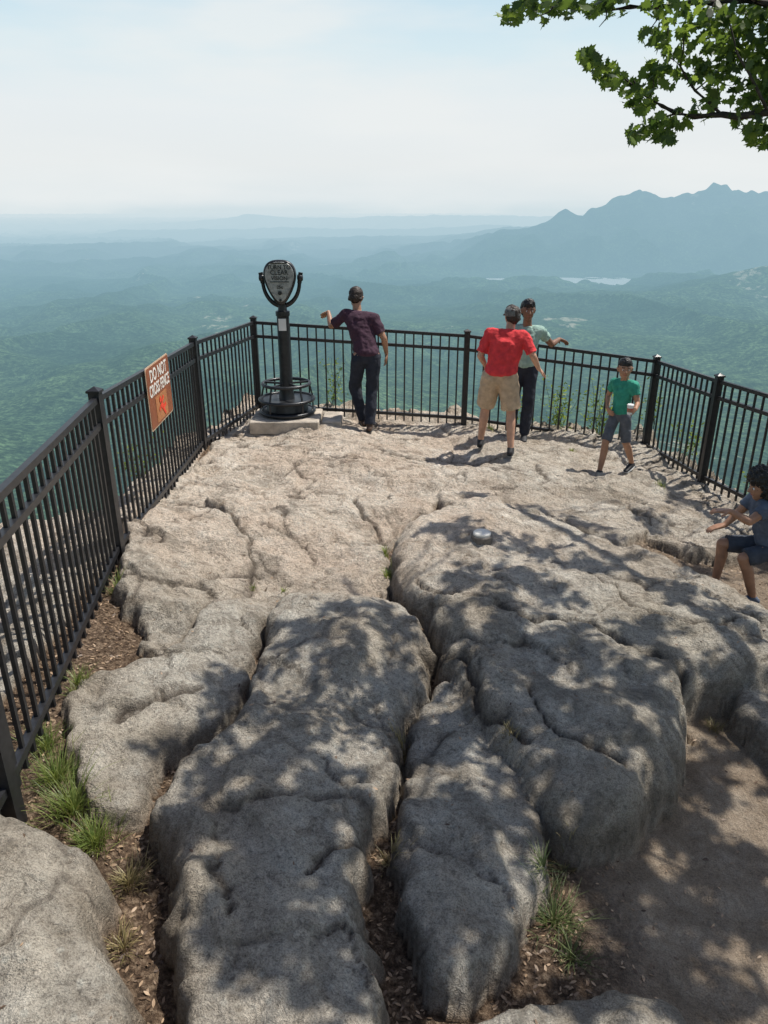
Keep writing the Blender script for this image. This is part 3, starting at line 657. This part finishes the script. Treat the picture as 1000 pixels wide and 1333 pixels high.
for st,en in (((5.15,2.45,3.9),(3.3,3.6,5.0)),((3.3,3.6,5.0),(1.8,3.7,5.3)),((4.95,2.7,5.0),(4.6,6.0,6.0)),((4.6,6.0,6.0),(3.9,7.8,6.4)),((5.15,2.45,4.2),(3.4,2.2,5.0)),((3.4,2.2,5.0),(2.0,2.4,5.3)),((4.9,2.8,5.3),(3.2,5.0,6.0)),((3.2,5.0,6.0),(2.6,6.4,6.4))):
    w=wiggle(st,en,8,.08); tube(bmB,w,.085 if st[0]>4.4 else .05,.05 if st[0]>4.4 else .02); limbs+=w
for (gx_,gy_) in sh:
    zc=random.uniform(4.6,5.4)
    for it in range(12):
        k=(zc-.2)/SUN.z; cx=gx_+SUN.x*k; cy=gy_+SUN.y*k
        zc=max(zc,2.7+.235*cy+.75)
    c0=V((cx,cy,zc)); near_=min(limbs,key=lambda p:(p-c0).length)
    w=wiggle(near_,c0,7,.06); tube(bmB,w,.018,.006,5)
    rad=random.uniform(.15,.23)
    for b_ in range(6):
        dr=V((random.gauss(0,1),random.gauss(0,1),random.gauss(0,.4))).normalized()*rad*random.uniform(.7,1.6); 
        tw=wiggle(c0,c0+dr,4,.02); tube(bmB,tw,.005,.002,4)
        for q in range(15):
            p=c0+dr*random.uniform(.2,1.1)+V((random.gauss(0,.045),random.gauss(0,.045),random.gauss(0,.05))); lp.append(p)
def br(pts,r0,r1): 
    tube(bmB,pts,r0,r1,6)
br([V((5.1,2.5,4.05))]+[AT(*p) for p in((1120,120,3.6),(1000,146,3.75),(960,152,3.8),(940,149,3.8),(905,152,3.8),(880,147,3.85),(862,138,3.85),(845,128,3.9),(832,118,3.9),(825,105,3.9))],.020,.004)
br([AT(*p) for p in((940,150,3.8),(925,135,3.8),(905,118,3.8),(893,100,3.8),(885,85,3.8),(890,65,3.78),(890,45,3.75))],.007,.003)
br([AT(*p) for p in((880,148,3.85),(855,155,3.9),(835,170,3.9))],.005,.002)
br([V((4.9,2.8,4.8))]+[AT(*p) for p in((1100,-10,3.7),(1000,5,3.8),(960,0,3.8),(930,4,3.85),(900,3,3.85),(860,9,3.9),(820,9,3.9),(790,14,3.95),(750,10,4.),(720,10,4.),(695,8,4.),(675,14,4.))],.020,.003)
br([AT(*p) for p in((845,128,3.9),(825,112,3.9),(810,100,3.9),(785,88,3.9))],.005,.002)
br([AT(*p) for p in((1000,146,3.75),(990,125,3.72),(975,95,3.7),(960,70,3.7),(950,30,3.7))],.008,.003)
for (u0,v0,u1,v1) in ((930,4,905,40),(860,9,870,50),(860,9,845,40),(790,14,780,35),(720,10,700,22),(905,118,925,95),(845,128,850,95),(885,85,860,70),(960,70,930,60)):
    br([AT(u0,v0,3.83),AT((u0+u1)/2+4,(v0+v1)/2,3.8),AT(u1,v1,3.8)],.004,.0015)
vis=[]
for (u,v,rad,n) in ((664,20,12,10),(685,8,14,12),(705,16,14,12),(735,8,18,16),(765,10,14,12),(775,85,15,14),(790,98,13,11),(764,74,9,8),(812,110,14,12),(835,130,18,15),(850,165,18,16),(826,174,10,9),(868,178,11,9),(885,155,15,10),(850,92,16,13),(880,60,20,16),(850,50,14,11),(905,88,18,12),(890,25,22,18),(930,45,22,18),(925,10,22,18),(860,5,18,14),(960,80,24,26),(940,115,20,16),(985,120,24,30),(975,155,22,24),(992,178,16,18),(985,40,28,32),(1010,90,34,48),(1000,10,30,30),(955,55,22,20),(1050,60,50,50),(1060,140,40,40),(915,140,14,7),(800,4,18,12),(930,80,22,18),(960,20,22,20),(870,100,14,8)):
    for i in range(int(n*2.1)):
        a=random.uniform(0,6.28); r=rad*math.sqrt(random.random())
        vis.append(AT(u+r*math.cos(a)*1.15,v+r*math.sin(a),3.85+random.gauss(0,.09)))
bm_obj('branches',bmB,bark,tree,True)
leaves('canopy_leaves',lp,.115,lm,tree,.55); leaves('low_branch_leaves',vis,.060,lm,tree,.95)

# ------------------------------------------------------------------ shrubs, grass, litter
slim=np.array([(0,-.5),(.16,-.2),(.2,.1),(.1,.38),(0,.52),(-.1,.38),(-.2,.1),(-.16,-.2)])
lm2=leaf_mat('shrub_leaf',(.05,.09,.015),(.14,.20,.035),.4)
def shrub(x,y,z,r,h,n,size=.05):
    e=empty('shrub',(x,y,z)); bm=bmesh.new(); P_=[]
    for i in range(max(5,n//28)):
        a=random.uniform(0,6.28); q=V((r*random.random()*math.cos(a),r*random.random()*math.sin(a),h*random.uniform(.5,1)))
        w=wiggle((0,0,0),q,5,.03); tube(bm,w,.006,.002,4)
        for j in range(28): P_.append(q*random.uniform(.35,1.05)+V([random.gauss(0,r*.2) for _ in range(3)]))
    bm_obj('stems',bm,bark,e); leaves('leaves',P_,size,lm2,e,.7,slim)
for (x,y,r,h,n) in ((2.35,9.7,.35,.95,340),(2.9,9.62,.35,1.0,360),(1.9,9.8,.25,.7,140),(3.7,8.7,.2,.6,140),(-.7,9.85,.3,.75,110),(3.98,7.2,.3,.6,120),(-2.4,6.8,.3,.5,90),(3.55,9.42,.3,.8,160)):
    shrub(x,y,max(hz(x,y)-.05,-.55),r,h,n)
gm=leaf_mat('grass_blade',(.07,.12,.02),(.24,.28,.08),.3,2.2); gd=leaf_mat('dry_grass',(.12,.11,.035),(.40,.32,.16),.2,1.5); gk=leaf_mat('dark_grass',(.05,.08,.02),(.16,.19,.07),.25,1.8)
def grass(u,v,rad,n,h,mat,lean=.5):
    cx,cy=S(u,v,.05); V_=[];F=[]
    for i in range(n):
        a=random.uniform(0,6.28); r=rad*abs(random.gauss(0,.5)); x=cx+r*math.cos(a); y=cy+r*math.sin(a)*1.2; z=hz(x,y)-.005
        hh=h*random.uniform(.45,1.15); la=random.gauss(a,.7); ln=lean*random.uniform(.2,1.2); w=random.uniform(.0012,.0024); s=V((-math.sin(la),math.cos(la),0))
        for k in range(5):
            t_=k/4; p=V((x+math.cos(la)*ln*hh*t_**1.8,y+math.sin(la)*ln*hh*t_**1.8,z+hh*t_*(1-.25*ln*t_)))
            ww=w*(1-t_**2)+.0002; V_+=[p-s*ww,p+s*ww]
            b=len(V_)-2
            if k: F.append((b-2,b-1,b+1,b))
    mesh_obj('grass_tuft',V_,F,mat)
for g in ((72,1005,.09,230,.14),(95,1045,.10,280,.15),(122,1085,.08,240,.12),(60,965,.06,120,.12),(152,768,.05,90,.10),(102,898,.06,110,.10),(45,955,.05,70,.11)): grass(*g,gm,.9)
for g in ((722,1190,.09,170,.11),(705,1150,.05,60,.08),(745,1235,.07,80,.08)): grass(*g,gk,1.3)
for g in ((165,1135,.07,120,.09),(158,1215,.05,80,.08),(525,975,.05,100,.07),(510,1120,.05,70,.06),(660,1000,.05,60,.06),(930,940,.06,80,.06),(735,1120,.05,60,.07)): grass(*g,gd,1.)
for g in ((370,778,.04,50,.05),(505,755,.04,90,.08),(502,728,.04,80,.07),(330,765,.03,30,.04),(860,640,.08,60,.08),(640,560,.06,50,.1),(745,590,.06,60,.06)): grass(*g,gm,.8)
msk=(rock<.5)&(X>-2.2)&(X<3.6)&(Y>1.0)&(Y<8.6)
ii=np.argwhere(msk); w=lit[msk]*1.0+.03; w/=w.sum()
ch=rng.choice(len(ii),4800,p=w); PP=[]
for c_ in ch:
    i,j=ii[c_]; PP.append((gx[j]+rng.uniform(-.01,.01),gy[i]+rng.uniform(-.01,.01),Z[i,j]+.006))
for k in range(330):
    x=rng.uniform(-1.5,3.2); y=rng.uniform(1.2,6.); PP.append((x,y,hz(x,y)+.004))
dl_=leaf_mat('dead_leaf',(.07,.04,.024),(.46,.32,.20),.1,1.5)
leaves('leaf_litter',PP,.024,dl_,None,.35,slim)

# ------------------------------------------------------------------ sky, sun, camera
w=bpy.data.worlds.new('World'); scene.world=w; w.use_nodes=True; nt=w.node_tree; bg=nt.nodes['Background']
sky=nt.nodes.new('ShaderNodeTexSky'); sky.sky_type='NISHITA'; sky.sun_disc=False; sky.sun_elevation=math.asin(SUN.z); sky.sun_rotation=math.atan2(SUN.x,SUN.y); sky.dust_density=3.; sky.altitude=900
tc=nt.nodes.new('ShaderNodeTexCoord'); sp=nt.nodes.new('ShaderNodeSeparateXYZ'); nt.links.new(tc.outputs['Generated'],sp.inputs[0])
def wr(f,st):
    r=nt.nodes.new('ShaderNodeValToRGB'); e=r.color_ramp.elements
    while len(e)<len(st): e.new(.5)
    for i,(p,c) in enumerate(st): e[i].position=p; e[i].color=tuple(c)+(1,)
    nt.links.new(f,r.inputs[0]); return r.outputs[0]
def wmix(f,a,b,mode='MIX'):
    m=nt.nodes.new('ShaderNodeMix'); m.data_type='RGBA'; m.blend_type=mode
    for v,i in((f,0),(a,6),(b,7)):
        if hasattr(v,'is_linked'): nt.links.new(v,m.inputs[i])
        elif i==0: m.inputs[0].default_value=v
        else: m.inputs[i].default_value=tuple(v)+(1,)
    return m.outputs[2]
veil=wr(sp.outputs['Z'],[(0.,(.64,.745,.785)),(.012,(.73,.80,.825)),(.05,(.80,.835,.84)),(.11,(.80,.85,.87)),(.17,(.68,.82,.88)),(.24,(.55,.74,.86))])
mp=nt.nodes.new('ShaderNodeMapping'); mp.inputs['Scale'].default_value=(2.,2.,9.); nt.links.new(tc.outputs['Generated'],mp.inputs[0])
cn=nt.nodes.new('ShaderNodeTexNoise'); cn.inputs['Scale'].default_value=1.6; cn.inputs['Detail'].default_value=4; nt.links.new(mp.outputs[0],cn.inputs['Vector'])
cl=wr(cn.outputs['Fac'],[(.42,(0,0,0)),(.66,(1,1,1))])
veil=wmix(wmix(1.,cl,(.75,.75,.75),'MULTIPLY'),veil,(.84,.87,.87))
veil10=wmix(1.,veil,(8.7,8.7,8.7),'MULTIPLY')
fad=wr(sp.outputs['Z'],[(.22,(1,1,1)),(.42,(0,0,0))])
nt.links.new(wmix(fad,sky.outputs[0],veil10),bg.inputs['Color']); bg.inputs['Strength'].default_value=.115
sl=bpy.data.lights.new('sun','SUN'); sl.energy=5.0; sl.angle=math.radians(.5); sl.color=(1.,.955,.88)
so=link(bpy.data.objects.new('sun',sl)); so.rotation_euler=SUN.to_track_quat('Z','Y').to_euler(); so.location=(0,0,30)
cd=bpy.data.cameras.new('camera'); cam=link(bpy.data.objects.new('camera',cd)); cam.location=(0,0,H); cam.rotation_euler=(math.radians(90)-TILT,0,0)
cd.sensor_fit='VERTICAL'; cd.sensor_height=36; cd.lens=36*960/1333; cd.clip_start=.05; cd.clip_end=300000
scene.camera=cam
scene.view_settings.view_transform='Standard'; scene.view_settings.look='None'; scene.view_settings.exposure=0
